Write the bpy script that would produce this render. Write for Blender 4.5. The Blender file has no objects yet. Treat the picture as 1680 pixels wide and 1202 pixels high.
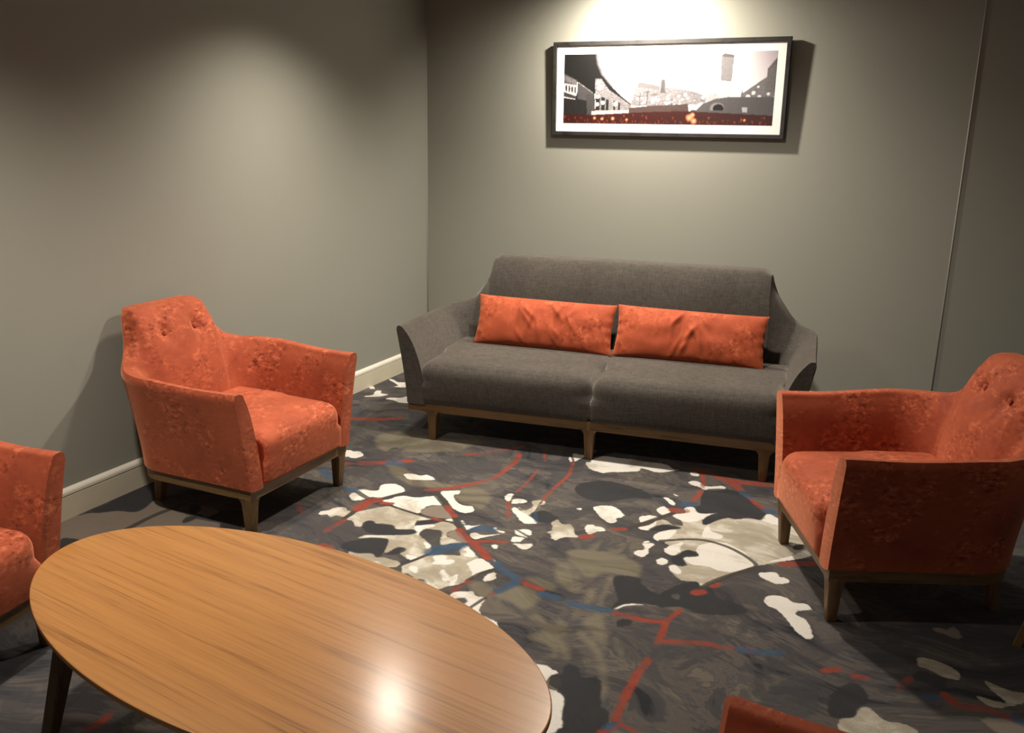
import bpy, bmesh, math, random
import numpy as np
from mathutils import Vector, Matrix, noise

# ------------------------------------------------------------------ scene, camera, world, lights
S = bpy.context.scene
COL = S.collection
S.view_settings.view_transform = 'Standard'
S.view_settings.look = 'None'
S.view_settings.exposure = 0.0
S.view_settings.gamma = 1.0
S.view_settings.use_curve_mapping = False
try:
    S.cycles.use_denoising = True
    S.cycles.max_bounces = 8
    S.cycles.sample_clamp_indirect = 6.0
except Exception:
    pass

def make_camera():
    pitch, roll, yaw = math.radians(14.644), math.radians(1.0665), math.radians(24.219)
    fwd = Vector((-math.sin(yaw)*math.cos(pitch), math.cos(yaw)*math.cos(pitch), -math.sin(pitch)))
    r0 = Vector((math.cos(yaw), math.sin(yaw), 0))
    u0 = r0.cross(fwd)
    right = math.cos(roll)*r0 + math.sin(roll)*u0
    up = right.cross(fwd)
    cam = bpy.data.cameras.new('camera')
    cam.sensor_width = 36.0
    cam.lens = 1460.17/1680*36.0
    o = bpy.data.objects.new('camera', cam)
    M = Matrix((right, up, -fwd)).transposed().to_4x4()
    M.translation = Vector((2.963, -5.175, 1.52))
    o.matrix_world = M
    COL.objects.link(o)
    S.camera = o
make_camera()

w = bpy.data.worlds.new('world'); S.world = w
w.use_nodes = True
w.node_tree.nodes['Background'].inputs[0].default_value = (1.0, 0.95, 0.88, 1)
w.node_tree.nodes['Background'].inputs[1].default_value = 0.135

def spot(name, loc, aim, power, angle, blend, radius=0.04, col=(1.0, 0.90, 0.765)):
    l = bpy.data.lights.new(name, 'SPOT')
    l.energy = power; l.color = col; l.spot_size = math.radians(angle)
    l.spot_blend = blend; l.shadow_soft_size = radius
    o = bpy.data.objects.new(name, l)
    o.location = loc
    d = Vector(aim) - Vector(loc)
    o.rotation_euler = d.to_track_quat('-Z', 'Y').to_euler()
    COL.objects.link(o)
CEIL = 2.36
spot('picture_downlight', (1.42, -0.42, 2.32), (1.50, 0.06, 1.40), 190, 168, 1.0, 0.035)
spot('left_downlight', (0.69, -1.63, 2.33), (0.69, -1.63, 0), 150, 132, 1.0, 0.07)
spot('sofa_downlight', (1.82, -1.58, 2.33), (1.82, -1.58, 0), 205, 156, 1.0, 0.05)
spot('table_downlight', (0.95, -3.60, 2.33), (0.95, -3.60, 0), 185, 130, 1.0, 0.05)

# ---- woven carpet motifs: outlines in millimetres on the floor
MARKS=dict(
white=[[(532,-1758),(545,-1732),(573,-1737),(601,-1726),(644,-1756),(645,-1792),(627,-1817),(593,-1810),(575,-1819)],
[(949,-1885),(968,-1868),(992,-1863),(1026,-1866),(1051,-1844),(1102,-1869),(1102,-1887),(1053,-1912),(1019,-1926),(991,-1924),(968,-1903)],
[(866,-2137),(886,-2120),(926,-2116),(949,-2094),(928,-2046),(947,-2017),(993,-2006),(1049,-2043),(1055,-2066),(1038,-2113),(1014,-2156),(1004,-2173),(968,-2173),(955,-2192),(945,-2216),(924,-2238),(896,-2234),(872,-2209),(865,-2182),(870,-2166)],
[(1026,-2187),(1046,-2158),(1055,-2123),(1087,-2100),(1130,-2097),(1166,-2072),(1204,-2041),(1234,-2069),(1276,-2108),(1248,-2128),(1226,-2151),(1224,-2199),(1232,-2229),(1211,-2234),(1148,-2226),(1101,-2215),(1076,-2198)],
[(1280,-2348),(1304,-2320),(1341,-2296),(1347,-2314),(1329,-2355),(1325,-2388),(1335,-2414),(1317,-2402)],
[(1377,-2447),(1398,-2452),(1422,-2464),(1424,-2497),(1408,-2485)],
[(1377,-2581),(1388,-2571),(1425,-2575),(1411,-2603)],
[(1473,-2546),(1482,-2524),(1513,-2517),(1527,-2543),(1555,-2533),(1563,-2556),(1543,-2579),(1493,-2595),(1496,-2571)],
[(1610,-2532),(1619,-2501),(1640,-2477),(1712,-2521),(1704,-2538),(1684,-2582),(1679,-2619),(1652,-2581),(1624,-2552)],
[(1537,-2440),(1539,-2412),(1561,-2421),(1611,-2464),(1596,-2490),(1567,-2482),(1569,-2453)],
[(1551,-2636),(1553,-2613),(1581,-2634),(1605,-2655),(1613,-2618),(1627,-2636),(1642,-2694),(1632,-2707),(1615,-2675),(1600,-2691),(1575,-2662)],
[(1437,-2654),(1441,-2639),(1467,-2647),(1487,-2680),(1460,-2677)],
[(1664,-2770),(1670,-2740),(1721,-2710),(1743,-2731),(1777,-2729),(1786,-2762),(1794,-2802),(1817,-2834),(1846,-2841),(1878,-2853),(1898,-2877),(1898,-2910),(1802,-2862),(1707,-2824)],
[(1724,-2629),(1712,-2594),(1727,-2553),(1749,-2583),(1753,-2598)],
[(1676,-2459),(1694,-2468),(1698,-2480)],
[(1199,-1993),(1226,-1963),(1269,-1944),(1283,-1975),(1269,-1995),(1292,-2034),(1325,-2065),(1361,-2077),(1390,-2068),(1414,-2092),(1418,-2124),(1396,-2144),(1365,-2139),(1322,-2114),(1268,-2058)],
[(1472,-1911),(1472,-1879),(1490,-1864),(1503,-1889),(1512,-1934),(1507,-1955),(1490,-1939)],
[(1515,-1920),(1547,-1904),(1575,-1908),(1578,-1931),(1554,-1952),(1528,-1963)],
[(1554,-2015),(1559,-1995),(1590,-2014),(1630,-2040),(1679,-2071),(1700,-2099),(1681,-2116),(1658,-2125),(1632,-2106),(1604,-2075),(1572,-2046)],
[(1412,-2211),(1427,-2214),(1452,-2240),(1447,-2248)],
[(1449,-2247),(1482,-2241),(1504,-2219),(1494,-2246),(1482,-2283),(1466,-2270)],
[(1509,-2311),(1521,-2290),(1559,-2296),(1618,-2253),(1590,-2286),(1566,-2318),(1548,-2345),(1525,-2333)],
[(1567,-2225),(1572,-2212),(1587,-2225),(1620,-2229),(1619,-2245),(1586,-2241)],
[(1651,-2204),(1661,-2193),(1723,-2234),(1707,-2237),(1675,-2233)],
[(1667,-2187),(1696,-2171),(1714,-2182),(1727,-2217),(1711,-2215)],
[(1676,-2293),(1668,-2257),(1682,-2249),(1713,-2249),(1708,-2287),(1687,-2297)],
[(1692,-2309),(1729,-2296),(1761,-2282),(1767,-2306),(1758,-2334),(1739,-2339),(1715,-2322)],
[(1628,-2366),(1634,-2351),(1646,-2345),(1655,-2372),(1651,-2385)],
[(1797,-1892),(1805,-1879),(1819,-1884),(1814,-1898)],
[(1359,-2243),(1370,-2221),(1388,-2223),(1398,-2246)],
[(1552,-1296),(1551,-1265),(1572,-1270),(1606,-1269),(1612,-1300),(1601,-1334),(1593,-1370),(1572,-1334)],
[(1552,-1344),(1547,-1318),(1555,-1319),(1578,-1370),(1576,-1386)],
[(1644,-1359),(1661,-1342),(1653,-1276),(1692,-1237),(1742,-1230),(1830,-1216),(1907,-1216),(1969,-1204),(2012,-1216),(2046,-1251),(2074,-1248),(2048,-1279),(2010,-1317),(1979,-1329),(1935,-1315),(1905,-1312),(1904,-1352),(1854,-1389),(1787,-1427),(1765,-1453),(1739,-1447),(1706,-1440),(1675,-1411)],
[(1858,-1855),(1862,-1829),(1891,-1808),(1929,-1801),(1971,-1833),(1995,-1867),(1994,-1890),(1976,-1910),(1987,-1943),(1971,-1966),(1945,-1954),(1913,-1925),(1879,-1885)],
[(1895,-2060),(1891,-2024),(1909,-2012),(1927,-2022),(1949,-2017),(1971,-2032),(1975,-2049),(1952,-2063),(1939,-2085),(1931,-2104),(1912,-2088)],
[(2061,-1867),(2066,-1842),(2093,-1817),(2129,-1822),(2120,-1849),(2098,-1877),(2080,-1902)],
[(2083,-1954),(2104,-1931),(2119,-1904),(2132,-1858),(2140,-1906),(2132,-1949),(2119,-1965),(2099,-1966)],
[(2182,-1786),(2185,-1757),(2211,-1740),(2221,-1718),(2205,-1684),(2221,-1654),(2243,-1658),(2263,-1697),(2287,-1702),(2340,-1665),(2309,-1722),(2300,-1760),(2254,-1810),(2228,-1810)],
[(2189,-2038),(2163,-2014),(2165,-1977),(2192,-1931),(2229,-1913),(2218,-2011)],
[(2294,-2101),(2274,-2134),(2244,-2126),(2230,-2099),(2243,-2058),(2277,-2005),(2281,-2068)],
[(2310,-2138),(2362,-2095),(2341,-2055),(2346,-1994),(2388,-1950),(2428,-1936),(2493,-1973),(2541,-2023),(2567,-2075),(2503,-2165),(2455,-2178),(2419,-2165),(2385,-2166),(2352,-2171)],
[(2326,-1852),(2335,-1795),(2352,-1851),(2404,-1875),(2400,-1914),(2354,-1925),(2332,-1911)],
[(2515,-1651),(2524,-1599),(2541,-1577),(2569,-1598),(2615,-1634),(2597,-1676),(2553,-1672)],
[(2287,-2246),(2285,-2218),(2297,-2204),(2331,-2240),(2326,-2273)],
[(2604,-2029),(2679,-1932),(2719,-1860),(2745,-1898),(2684,-1968)],
[(2131,-2171),(2142,-2152),(2161,-2137),(2151,-2104),(2139,-2090),(2173,-2068),(2183,-2083),(2173,-2122),(2185,-2158),(2171,-2198),(2146,-2192)],
[(2227,-2197),(2241,-2170),(2263,-2180),(2269,-2204),(2257,-2228),(2236,-2220)],
[(2095,-1607),(2114,-1604),(2148,-1636),(2158,-1667),(2139,-1665),(2114,-1635)],
[(2103,-1749),(2109,-1716),(2123,-1703),(2162,-1742),(2143,-1792),(2115,-1771)],
[(2122,-1546),(2149,-1561),(2137,-1567)],
[(2137,-2082),(2149,-2055),(2163,-2059),(2145,-2082)],
[(2129,-1266),(2140,-1242),(2169,-1261),(2170,-1288),(2148,-1293)],
[(2148,-1383),(2167,-1356),(2196,-1359),(2227,-1391),(2262,-1384),(2293,-1357),(2313,-1367),(2311,-1401),(2272,-1431),(2237,-1439),(2205,-1416),(2170,-1406)],
[(2588,-2141),(2594,-2125),(2644,-2100),(2661,-2130),(2680,-2125),(2699,-2153),(2660,-2187),(2642,-2181),(2600,-2161)],
[(2637,-2326),(2640,-2298),(2653,-2278),(2683,-2269),(2707,-2276),(2733,-2294),(2765,-2286),(2783,-2296),(2790,-2318),(2765,-2334),(2744,-2355),(2753,-2376),(2781,-2394),(2802,-2438),(2815,-2485),(2813,-2506),(2802,-2512),(2778,-2494),(2756,-2468),(2719,-2410),(2684,-2367),(2655,-2355)],
[(2343,-2434),(2363,-2408),(2376,-2440),(2371,-2452)],
[(2087,-3011),(2111,-3006),(2137,-3014),(2164,-3026),(2148,-3042),(2146,-3071),(2152,-3090),(2165,-3105),(2191,-3109),(2218,-3124),(2230,-3151),(2241,-3195),(2263,-3246),(2252,-3262),(2253,-3293),(2190,-3323),(2060,-3024)],
[(2197,-2604),(2210,-2568),(2238,-2545),(2267,-2536),(2300,-2527),(2254,-2550),(2219,-2574),(2206,-2599)],
[(26,-541),(42,-524),(108,-564),(156,-552),(210,-641),(141,-665),(145,-624)],
[(97,-912),(122,-874),(91,-793),(118,-778),(150,-823),(196,-823),(185,-872),(111,-928)],
[(13,-746),(17,-713),(61,-758),(37,-771)],
[(235,-909),(243,-875),(299,-852),(325,-803),(395,-906),(344,-937),(294,-913)]],
tan=[[(858,-2401),(880,-2373),(891,-2338),(922,-2317),(951,-2337),(973,-2343),(979,-2385),(970,-2401),(943,-2398),(927,-2423),(901,-2408),(878,-2425)],
[(997,-2410),(999,-2370),(997,-2331),(1028,-2287),(1054,-2250),(1082,-2224),(1136,-2232),(1192,-2244),(1243,-2247),(1302,-2250),(1294,-2271),(1263,-2298),(1274,-2340),(1293,-2373),(1257,-2391),(1226,-2401),(1198,-2379),(1148,-2382),(1123,-2395),(1099,-2380),(1079,-2395),(1093,-2437),(1068,-2450),(1041,-2425),(1019,-2415)],
[(1135,-2536),(1150,-2502),(1213,-2470),(1311,-2411),(1279,-2349),(1300,-2322),(1339,-2292),(1356,-2256),(1393,-2254),(1443,-2292),(1424,-2328),(1430,-2366),(1479,-2382),(1518,-2397),(1480,-2416),(1467,-2441),(1450,-2445),(1453,-2463),(1446,-2505),(1446,-2528),(1431,-2577),(1412,-2604),(1385,-2595),(1346,-2573),(1337,-2531),(1311,-2553),(1302,-2609),(1296,-2607),(1273,-2543),(1251,-2496),(1228,-2493),(1176,-2513),(1158,-2528)],
[(1177,-2658),(1177,-2637),(1201,-2646),(1255,-2619),(1283,-2642),(1315,-2630),(1356,-2632),(1391,-2641),(1392,-2676),(1369,-2688),(1323,-2711),(1235,-2710)],
[(1410,-2658),(1430,-2605),(1457,-2541),(1499,-2515),(1542,-2499),(1558,-2486),(1537,-2450),(1538,-2411),(1560,-2419),(1607,-2461),(1712,-2521),(1704,-2538),(1684,-2582),(1669,-2648),(1658,-2686),(1626,-2718),(1608,-2751),(1574,-2768),(1530,-2774),(1479,-2771)],
[(1568,-1984),(1606,-2006),(1618,-1982),(1623,-1950),(1599,-1915),(1600,-1896),(1629,-1875),(1653,-1887),(1659,-1914),(1646,-1927),(1651,-1960),(1644,-2010),(1645,-2043),(1622,-2044)],
[(1771,-2159),(1782,-2137),(1772,-2100),(1754,-2072),(1752,-2040),(1770,-2031),(1796,-2061),(1827,-2051),(1850,-2072),(1874,-2123),(1894,-2138),(1896,-2154),(1865,-2163),(1842,-2179),(1829,-2211),(1805,-2198),(1791,-2169)],
[(2083,-1954),(2104,-1931),(2119,-1904),(2132,-1858),(2152,-1838),(2178,-1841),(2197,-1865),(2224,-1864),(2240,-1856),(2224,-1812),(2203,-1789),(2182,-1786),(2185,-1757),(2211,-1740),(2221,-1718),(2205,-1684),(2221,-1654),(2243,-1658),(2263,-1697),(2287,-1702),(2340,-1665),(2309,-1722),(2301,-1763),(2311,-1808),(2326,-1800),(2356,-1739),(2387,-1696),(2422,-1698),(2466,-1663),(2516,-1655),(2524,-1599),(2541,-1577),(2569,-1598),(2615,-1634),(2654,-1687),(2713,-1811),(2745,-1898),(2684,-1968),(2620,-2032),(2574,-2076),(2504,-2174),(2468,-2243),(2425,-2323),(2400,-2297),(2353,-2312),(2325,-2289),(2287,-2246),(2285,-2218),(2297,-2204),(2336,-2195),(2336,-2179),(2310,-2138),(2362,-2095),(2344,-2065),(2309,-2066),(2294,-2101),(2274,-2134),(2244,-2126),(2230,-2099),(2238,-2060),(2220,-2046),(2211,-2029),(2189,-2038),(2163,-2014),(2165,-1977),(2191,-1926),(2243,-1887),(2210,-1884),(2171,-1881),(2152,-1904),(2132,-1949),(2119,-1965),(2099,-1966)],
[(3119,-2472),(3157,-2461),(3197,-2473),(3230,-2503),(3229,-2541),(3186,-2545),(3146,-2523),(3121,-2518)],
[(3295,-2513),(3326,-2524),(3360,-2537),(3401,-2533),(3397,-2580),(3354,-2619),(3328,-2641),(3298,-2640),(3271,-2606),(3290,-2606),(3349,-2609),(3320,-2566)],
[(2929,-2891),(2963,-2863),(2973,-2817),(3000,-2800),(3021,-2823),(3043,-2842),(3086,-2833),(3123,-2854),(3118,-2912),(2954,-2991)]],
olive=[[(558,-1524),(567,-1392),(668,-1377),(803,-1379),(911,-1359),(1064,-1315),(1045,-1393),(1026,-1487),(915,-1576),(811,-1614),(722,-1594),(714,-1664),(646,-1633)],
[(2007,-2876),(2026,-2860),(2022,-2809),(1965,-2775),(1984,-2752),(2025,-2780),(2055,-2786),(2054,-2756),(2075,-2756),(2095,-2793),(2085,-2825),(2113,-2791),(2098,-2851),(2123,-2871),(2163,-2931),(2150,-2949),(2118,-2910),(2127,-2949),(2114,-2949),(2102,-2918),(2061,-2894),(2018,-2897)],
[(2129,-2790),(2148,-2774),(2179,-2805),(2206,-2823),(2241,-2868),(2286,-2953),(2267,-2962),(2241,-2905),(2198,-2859),(2158,-2821)],
[(2127,-2716),(2136,-2684),(2163,-2660),(2181,-2683),(2209,-2744),(2241,-2825),(2196,-2796),(2167,-2771),(2142,-2750)],
[(1852,-2541),(1871,-2519),(1956,-2538),(1966,-2581),(1929,-2584)],
[(1940,-2359),(1980,-2401),(2020,-2466),(2047,-2549),(2034,-2555),(2010,-2471),(1970,-2406)],
[(2077,-2518),(2109,-2557),(2103,-2613),(2093,-2603)],
[(2112,-2436),(2111,-2387),(2131,-2410),(2134,-2434),(2129,-2477),(2138,-2535),(2146,-2592),(2135,-2590),(2126,-2510)],
[(2254,-2780),(2268,-2793),(2323,-2894),(2307,-2872)],
[(1905,-2412),(1940,-2368),(1976,-2420),(2007,-2472),(2034,-2555),(1996,-2543),(1960,-2520)],
[(2276,-2969),(2299,-2991),(2311,-3028),(2319,-3077),(2314,-3080),(2292,-3027)],
[(1266,-1933),(1323,-1878),(1419,-1932),(1445,-2064),(1381,-2061),(1328,-2052),(1278,-2003)],
[(807,-1804),(899,-1817),(1061,-1890),(1224,-1902),(1195,-1943),(1063,-1984),(919,-1921)],
[(1689,-2671),(1724,-2629),(1790,-2700),(1749,-2728)],
[(1796,-2697),(1848,-2600),(1924,-2610),(1948,-2675),(1929,-2743),(1874,-2719)],
[(1904,-2285),(2028,-2223),(2181,-2257),(2195,-2379),(2102,-2374),(2031,-2435)]],
dark=[[(44,-2816),(20,-2695),(12,-2609),(25,-2477),(143,-2572),(170,-2618),(198,-2732),(123,-2763),(84,-2803)],
[(140,-3049),(168,-3026),(218,-3021),(238,-3052),(231,-3124)],
[(441,-2736),(415,-2690),(442,-2656),(459,-2681),(454,-2723)],
[(502,-2659),(500,-2579),(572,-2543),(698,-2689),(610,-2708),(571,-2664)],
[(339,-2590),(375,-2565),(420,-2619),(402,-2649)],
[(1324,-2378),(1329,-2347),(1365,-2337),(1391,-2334),(1414,-2364),(1428,-2407),(1458,-2461),(1450,-2512),(1421,-2469),(1374,-2434),(1340,-2411)],
[(1086,-2435),(1080,-2389),(1106,-2377),(1133,-2396),(1192,-2376),(1223,-2403),(1289,-2375),(1312,-2405),(1213,-2470),(1144,-2479)],
[(1116,-2622),(1120,-2581),(1177,-2515),(1229,-2495),(1253,-2505),(1279,-2560),(1297,-2616),(1292,-2642),(1262,-2624),(1201,-2646),(1141,-2638)],
[(1301,-2614),(1311,-2582),(1314,-2537),(1344,-2527),(1359,-2553),(1346,-2581),(1322,-2599)],
[(1269,-2321),(1270,-2294),(1320,-2258),(1344,-2267),(1321,-2301),(1288,-2333)],
[(1649,-2042),(1652,-2006),(1684,-1972),(1735,-1998),(1761,-2007),(1750,-2068),(1698,-2083),(1672,-2064)],
[(2231,-1643),(2275,-1608),(2315,-1612),(2349,-1659),(2295,-1695),(2265,-1696),(2244,-1660)],
[(2128,-1953),(2147,-1901),(2185,-1871),(2241,-1877),(2205,-1914),(2166,-1955)],
[(2127,-2404),(2146,-2369),(2212,-2362),(2224,-2389),(2274,-2436),(2291,-2444),(2347,-2507),(2268,-2528),(2220,-2555),(2187,-2608),(2187,-2541),(2156,-2479)],
[(2304,-2453),(2347,-2344),(2401,-2297),(2423,-2331),(2456,-2322),(2497,-2380),(2560,-2387),(2601,-2426),(2550,-2473),(2457,-2511),(2421,-2500),(2385,-2496),(2324,-2526)],
[(2166,-2994),(2177,-2968),(2208,-2974),(2232,-3013),(2272,-2996),(2295,-3026),(2311,-3081),(2326,-3115),(2357,-3139),(2366,-3183),(2358,-3242),(2253,-3293),(2264,-3248),(2242,-3195),(2231,-3151),(2219,-3123),(2194,-3102),(2159,-3092),(2150,-3047),(2173,-3025)],
[(2893,-2794),(2938,-2700),(2972,-2703),(2995,-2763),(2970,-2818),(2960,-2865),(2905,-2886)],
[(3120,-2543),(3147,-2537),(3199,-2559),(3179,-2615),(3134,-2598),(3107,-2591)],
[(1706,-1656),(1767,-1557),(1858,-1538),(1985,-1567),(2051,-1636),(1972,-1676),(1867,-1778),(1754,-1749)],
[(2237,-1439),(2344,-1384),(2426,-1445),(2516,-1546),(2526,-1633),(2513,-1656),(2463,-1655),(2420,-1692),(2352,-1686),(2311,-1614),(2260,-1616)],
[(2228,-2680),(2237,-2655),(2266,-2648),(2275,-2664),(2260,-2692),(2241,-2708)],
[(1689,-2784),(1700,-2767),(1725,-2763),(1739,-2786),(1729,-2801)],
[(1444,-2706),(1460,-2698),(1489,-2713),(1469,-2714)],
[(1510,-2719),(1529,-2710),(1555,-2734),(1537,-2730)],
[(2669,-1854),(2680,-1829),(2706,-1821),(2707,-1864),(2679,-1878)],
[(2289,-2102),(2302,-2072),(2322,-2061),(2357,-2091),(2327,-2111),(2313,-2136),(2334,-2189),(2309,-2210),(2271,-2166)],
[(2303,-1768),(2309,-1720),(2340,-1667),(2387,-1694),(2355,-1741),(2327,-1802),(2310,-1802)]],
brown=[[(-18,-2922),(9,-2881),(49,-2821),(123,-2763),(203,-2729),(174,-2609),(281,-2655),(385,-2665),(463,-2679),(579,-2673),(621,-2734),(439,-2881),(312,-3016),(276,-3068),(204,-3104)],
[(380,-2570),(491,-2583),(490,-2639),(420,-2633)],
[(3160,-2273),(3171,-2251),(3190,-2250),(3204,-2251),(3223,-2222),(3246,-2279),(3228,-2296),(3196,-2288)],
[(3282,-2726),(3301,-2702),(3361,-2687),(3389,-2703),(3383,-2778),(3321,-2764)],
[(1226,-2210),(1233,-2154),(1278,-2113),(1318,-2151),(1379,-2211),(1308,-2236),(1242,-2230)],
[(1425,-2348),(1439,-2305),(1463,-2308),(1528,-2357),(1533,-2384),(1507,-2392),(1445,-2368)],
[(2150,-3086),(2155,-3050),(2180,-3049),(2192,-3097),(2177,-3105)]],
red=[(14,[(1135,-2000),(1175,-1973),(1237,-1908),(1291,-1834),(1332,-1752),(1341,-1662),(1342,-1574),(1339,-1485),(1313,-1403)]),
(15,[(1091,-1526),(1146,-1457),(1215,-1381),(1278,-1298)]),
(6,[(1478,-1556),(1490,-1685),(1497,-1803),(1495,-1842)]),
(6,[(1402,-1292),(1462,-1429)]),
(8,[(1589,-1387),(1629,-1544),(1628,-1696),(1629,-1818),(1637,-1871)]),
(7,[(1511,-1959),(1571,-2092)]),
(13,[(1298,-2115),(1335,-2155),(1377,-2190)]),
(17,[(1453,-2298),(1521,-2360),(1584,-2398),(1659,-2463)]),
(11,[(1547,-2367),(1597,-2337),(1664,-2314)]),
(27,[(999,-2188),(979,-2229),(983,-2303)]),
(13,[(994,-2427),(991,-2540)]),
(10,[(1305,-2248),(1347,-2255)]),
(13,[(1042,-2209),(1079,-2196)]),
(10,[(713,-2363),(796,-2438)]),
(20,[(1054,-2653),(1085,-2657)]),
(20,[(629,-1896),(653,-1880)]),
(23,[(695,-1858),(804,-1790)]),
(23,[(851,-1751),(884,-1727)]),
(14,[(1830,-2560),(1882,-2583),(1928,-2592)]),
(8,[(1659,-2741),(1676,-2653)]),
(6,[(1785,-2706),(1793,-2683)]),
(13,[(2210,-2633),(2261,-2629),(2305,-2629),(2371,-2610)]),
(10,[(2376,-2593),(2396,-2512)]),
(11,[(2372,-2616),(2380,-2693),(2379,-2738)]),
(13,[(2381,-2731),(2419,-2716),(2463,-2701)]),
(13,[(2480,-2692),(2528,-2678),(2571,-2676),(2607,-2670)]),
(15,[(2639,-2661),(2657,-2658)]),
(13,[(2380,-2843),(2373,-2915),(2373,-3025),(2375,-3096),(2380,-3157)]),
(7,[(2354,-3231),(2387,-3196),(2396,-3168)]),
(8,[(2396,-3168),(2451,-3184)]),
(11,[(2141,-1202),(2183,-1260),(2209,-1345),(2222,-1433),(2225,-1522),(2217,-1601)]),
(20,[(2142,-1208),(2230,-1236),(2305,-1283),(2374,-1356)]),
(26,[(2272,-1258),(2340,-1272),(2403,-1267),(2517,-1243)]),
(13,[(2432,-1430),(2479,-1505),(2520,-1544)]),
(24,[(2168,-1722),(2211,-1706)]),
(13,[(2000,-2017),(2037,-1993)]),
(16,[(1912,-2139),(1941,-2115)]),
(18,[(2413,-2379),(2433,-2361)]),
(12,[(2460,-2305),(2473,-2282)]),
(18,[(2651,-2022),(2766,-1960)]),
(23,[(252,-1314),(389,-1263),(499,-1185)]),
(15,[(3192,-2642),(3225,-2682)]),
(14,[(3235,-2677),(3303,-2662),(3350,-2681)]),
(12,[(2867,-2667),(2903,-2642)]),
(13,[(2949,-2661),(2982,-2652)]),
(11,[(3072,-2667),(3097,-2602)]),
(13,[(1154,-3797),(1157,-3760),(1154,-3735)])],
blue=[(16,[(1710,-2483),(1733,-2515),(1779,-2535),(1817,-2558),(1826,-2595),(1816,-2632),(1799,-2672)]),
(18,[(1939,-2618),(1993,-2622)]),
(16,[(2046,-2634),(2104,-2635),(2178,-2623)]),
(31,[(1450,-2512),(1475,-2471),(1518,-2421)]),
(22,[(1505,-2267),(1531,-2238),(1573,-2243)]),
(7,[(1658,-2014),(1694,-2086)]),
(26,[(2194,-1643),(2226,-1621)]),
(18,[(2401,-1407),(2432,-1430)]),
(25,[(2529,-1551),(2550,-1552)]),
(16,[(2616,-2666),(2636,-2659)]),
(14,[(2663,-2656),(2730,-2635)]),
(19,[(591,-2018),(673,-2061)]),
(26,[(817,-1792),(855,-1772)]),
(19,[(820,-2147),(865,-2150)]),
(14,[(3144,-2678),(3169,-2665)]),
(16,[(3365,-2680),(3385,-2688)]),
(12,[(2372,-3199),(2382,-3180)])],
seam=[(13,[(879,-2156),(955,-2192),(1004,-2180),(1041,-2117),(1064,-2080),(1096,-2039),(1158,-1988)]),
(11,[(987,-2301),(984,-2355),(988,-2419)]),
(8,[(1093,-2218),(1230,-2242),(1302,-2250),(1407,-2246)]),
(16,[(1193,-2021),(1263,-2085),(1330,-2146)]),
(12,[(1369,-2183),(1429,-2262),(1528,-2357)]),
(9,[(2196,-2032),(2230,-2010),(2292,-1969),(2360,-1950),(2442,-1968),(2511,-2010),(2556,-2052),(2573,-2084)]),
(8,[(1404,-2648),(1427,-2592),(1448,-2532)]),
(9,[(1720,-2530),(1686,-2586),(1671,-2651)]),
(7,[(1780,-2728),(1771,-2770),(1763,-2814)]),
(13,[(292,-2881),(288,-2727),(312,-2590)]),
(13,[(2060,-1966),(2115,-1862),(2172,-1755)]),
(12,[(2573,-2088),(2468,-2243),(2415,-2359)]),
(5,[(1499,-1878),(1521,-1954)]),
(5,[(1633,-1873),(1651,-1983)]),
(5,[(1545,-1292),(1587,-1373)]),
(6,[(1652,-2192),(1721,-2230)])],
)

# ------------------------------------------------------------------ materials
def new_mat(name):
    m = bpy.data.materials.new(name); m.use_nodes = True
    nt = m.node_tree
    return m, nt, nt.nodes['Principled BSDF']
def N(nt, t, **kw):
    n = nt.nodes.new(t)
    for k, v in kw.items():
        setattr(n, k, v)
    return n
def lk(nt, a, b): nt.links.new(a, b)
def coords(nt, scale=(1, 1, 1), which='Object'):
    t = N(nt, 'ShaderNodeTexCoord'); m = N(nt, 'ShaderNodeMapping')
    m.inputs['Scale'].default_value = scale
    lk(nt, t.outputs[which], m.inputs['Vector'])
    return m.outputs['Vector']
def tex_noise(nt, vec, scale, detail=4, rough=.55, dist=0.0):
    n = N(nt, 'ShaderNodeTexNoise')
    n.inputs['Scale'].default_value = scale; n.inputs['Detail'].default_value = detail
    n.inputs['Roughness'].default_value = rough; n.inputs['Distortion'].default_value = dist
    lk(nt, vec, n.inputs['Vector'])
    return n.outputs['Fac']
def ramp(nt, fac, stops, interp='LINEAR'):
    r = N(nt, 'ShaderNodeValToRGB'); r.color_ramp.interpolation = interp
    e = r.color_ramp.elements
    while len(e) < len(stops): e.new(0.5)
    for i, (p, c) in enumerate(stops):
        e[i].position = p; e[i].color = (*c, 1) if len(c) == 3 else c
    lk(nt, fac, r.inputs['Fac'])
    return r.outputs['Color']
def math_(nt, op, a, b=None, clamp=False):
    n = N(nt, 'ShaderNodeMath', operation=op, use_clamp=clamp)
    for i, v in enumerate((a, b)):
        if v is None: continue
        if isinstance(v, (int, float)): n.inputs[i].default_value = v
        else: lk(nt, v, n.inputs[i])
    return n.outputs[0]
def mixc(nt, fac, a, b, blend='MIX'):
    n = N(nt, 'ShaderNodeMix', data_type='RGBA', blend_type=blend)
    if isinstance(fac, (int, float)): n.inputs[0].default_value = fac
    else: lk(nt, fac, n.inputs[0])
    for i, v in ((6, a), (7, b)):
        if isinstance(v, tuple): n.inputs[i].default_value = (*v, 1)
        else: lk(nt, v, n.inputs[i])
    return n.outputs[2]
def bump(nt, h, strength, dist, bsdf):
    b = N(nt, 'ShaderNodeBump')
    b.inputs['Strength'].default_value = strength; b.inputs['Distance'].default_value = dist
    lk(nt, h, b.inputs['Height']); lk(nt, b.outputs['Normal'], bsdf.inputs['Normal'])

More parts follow.
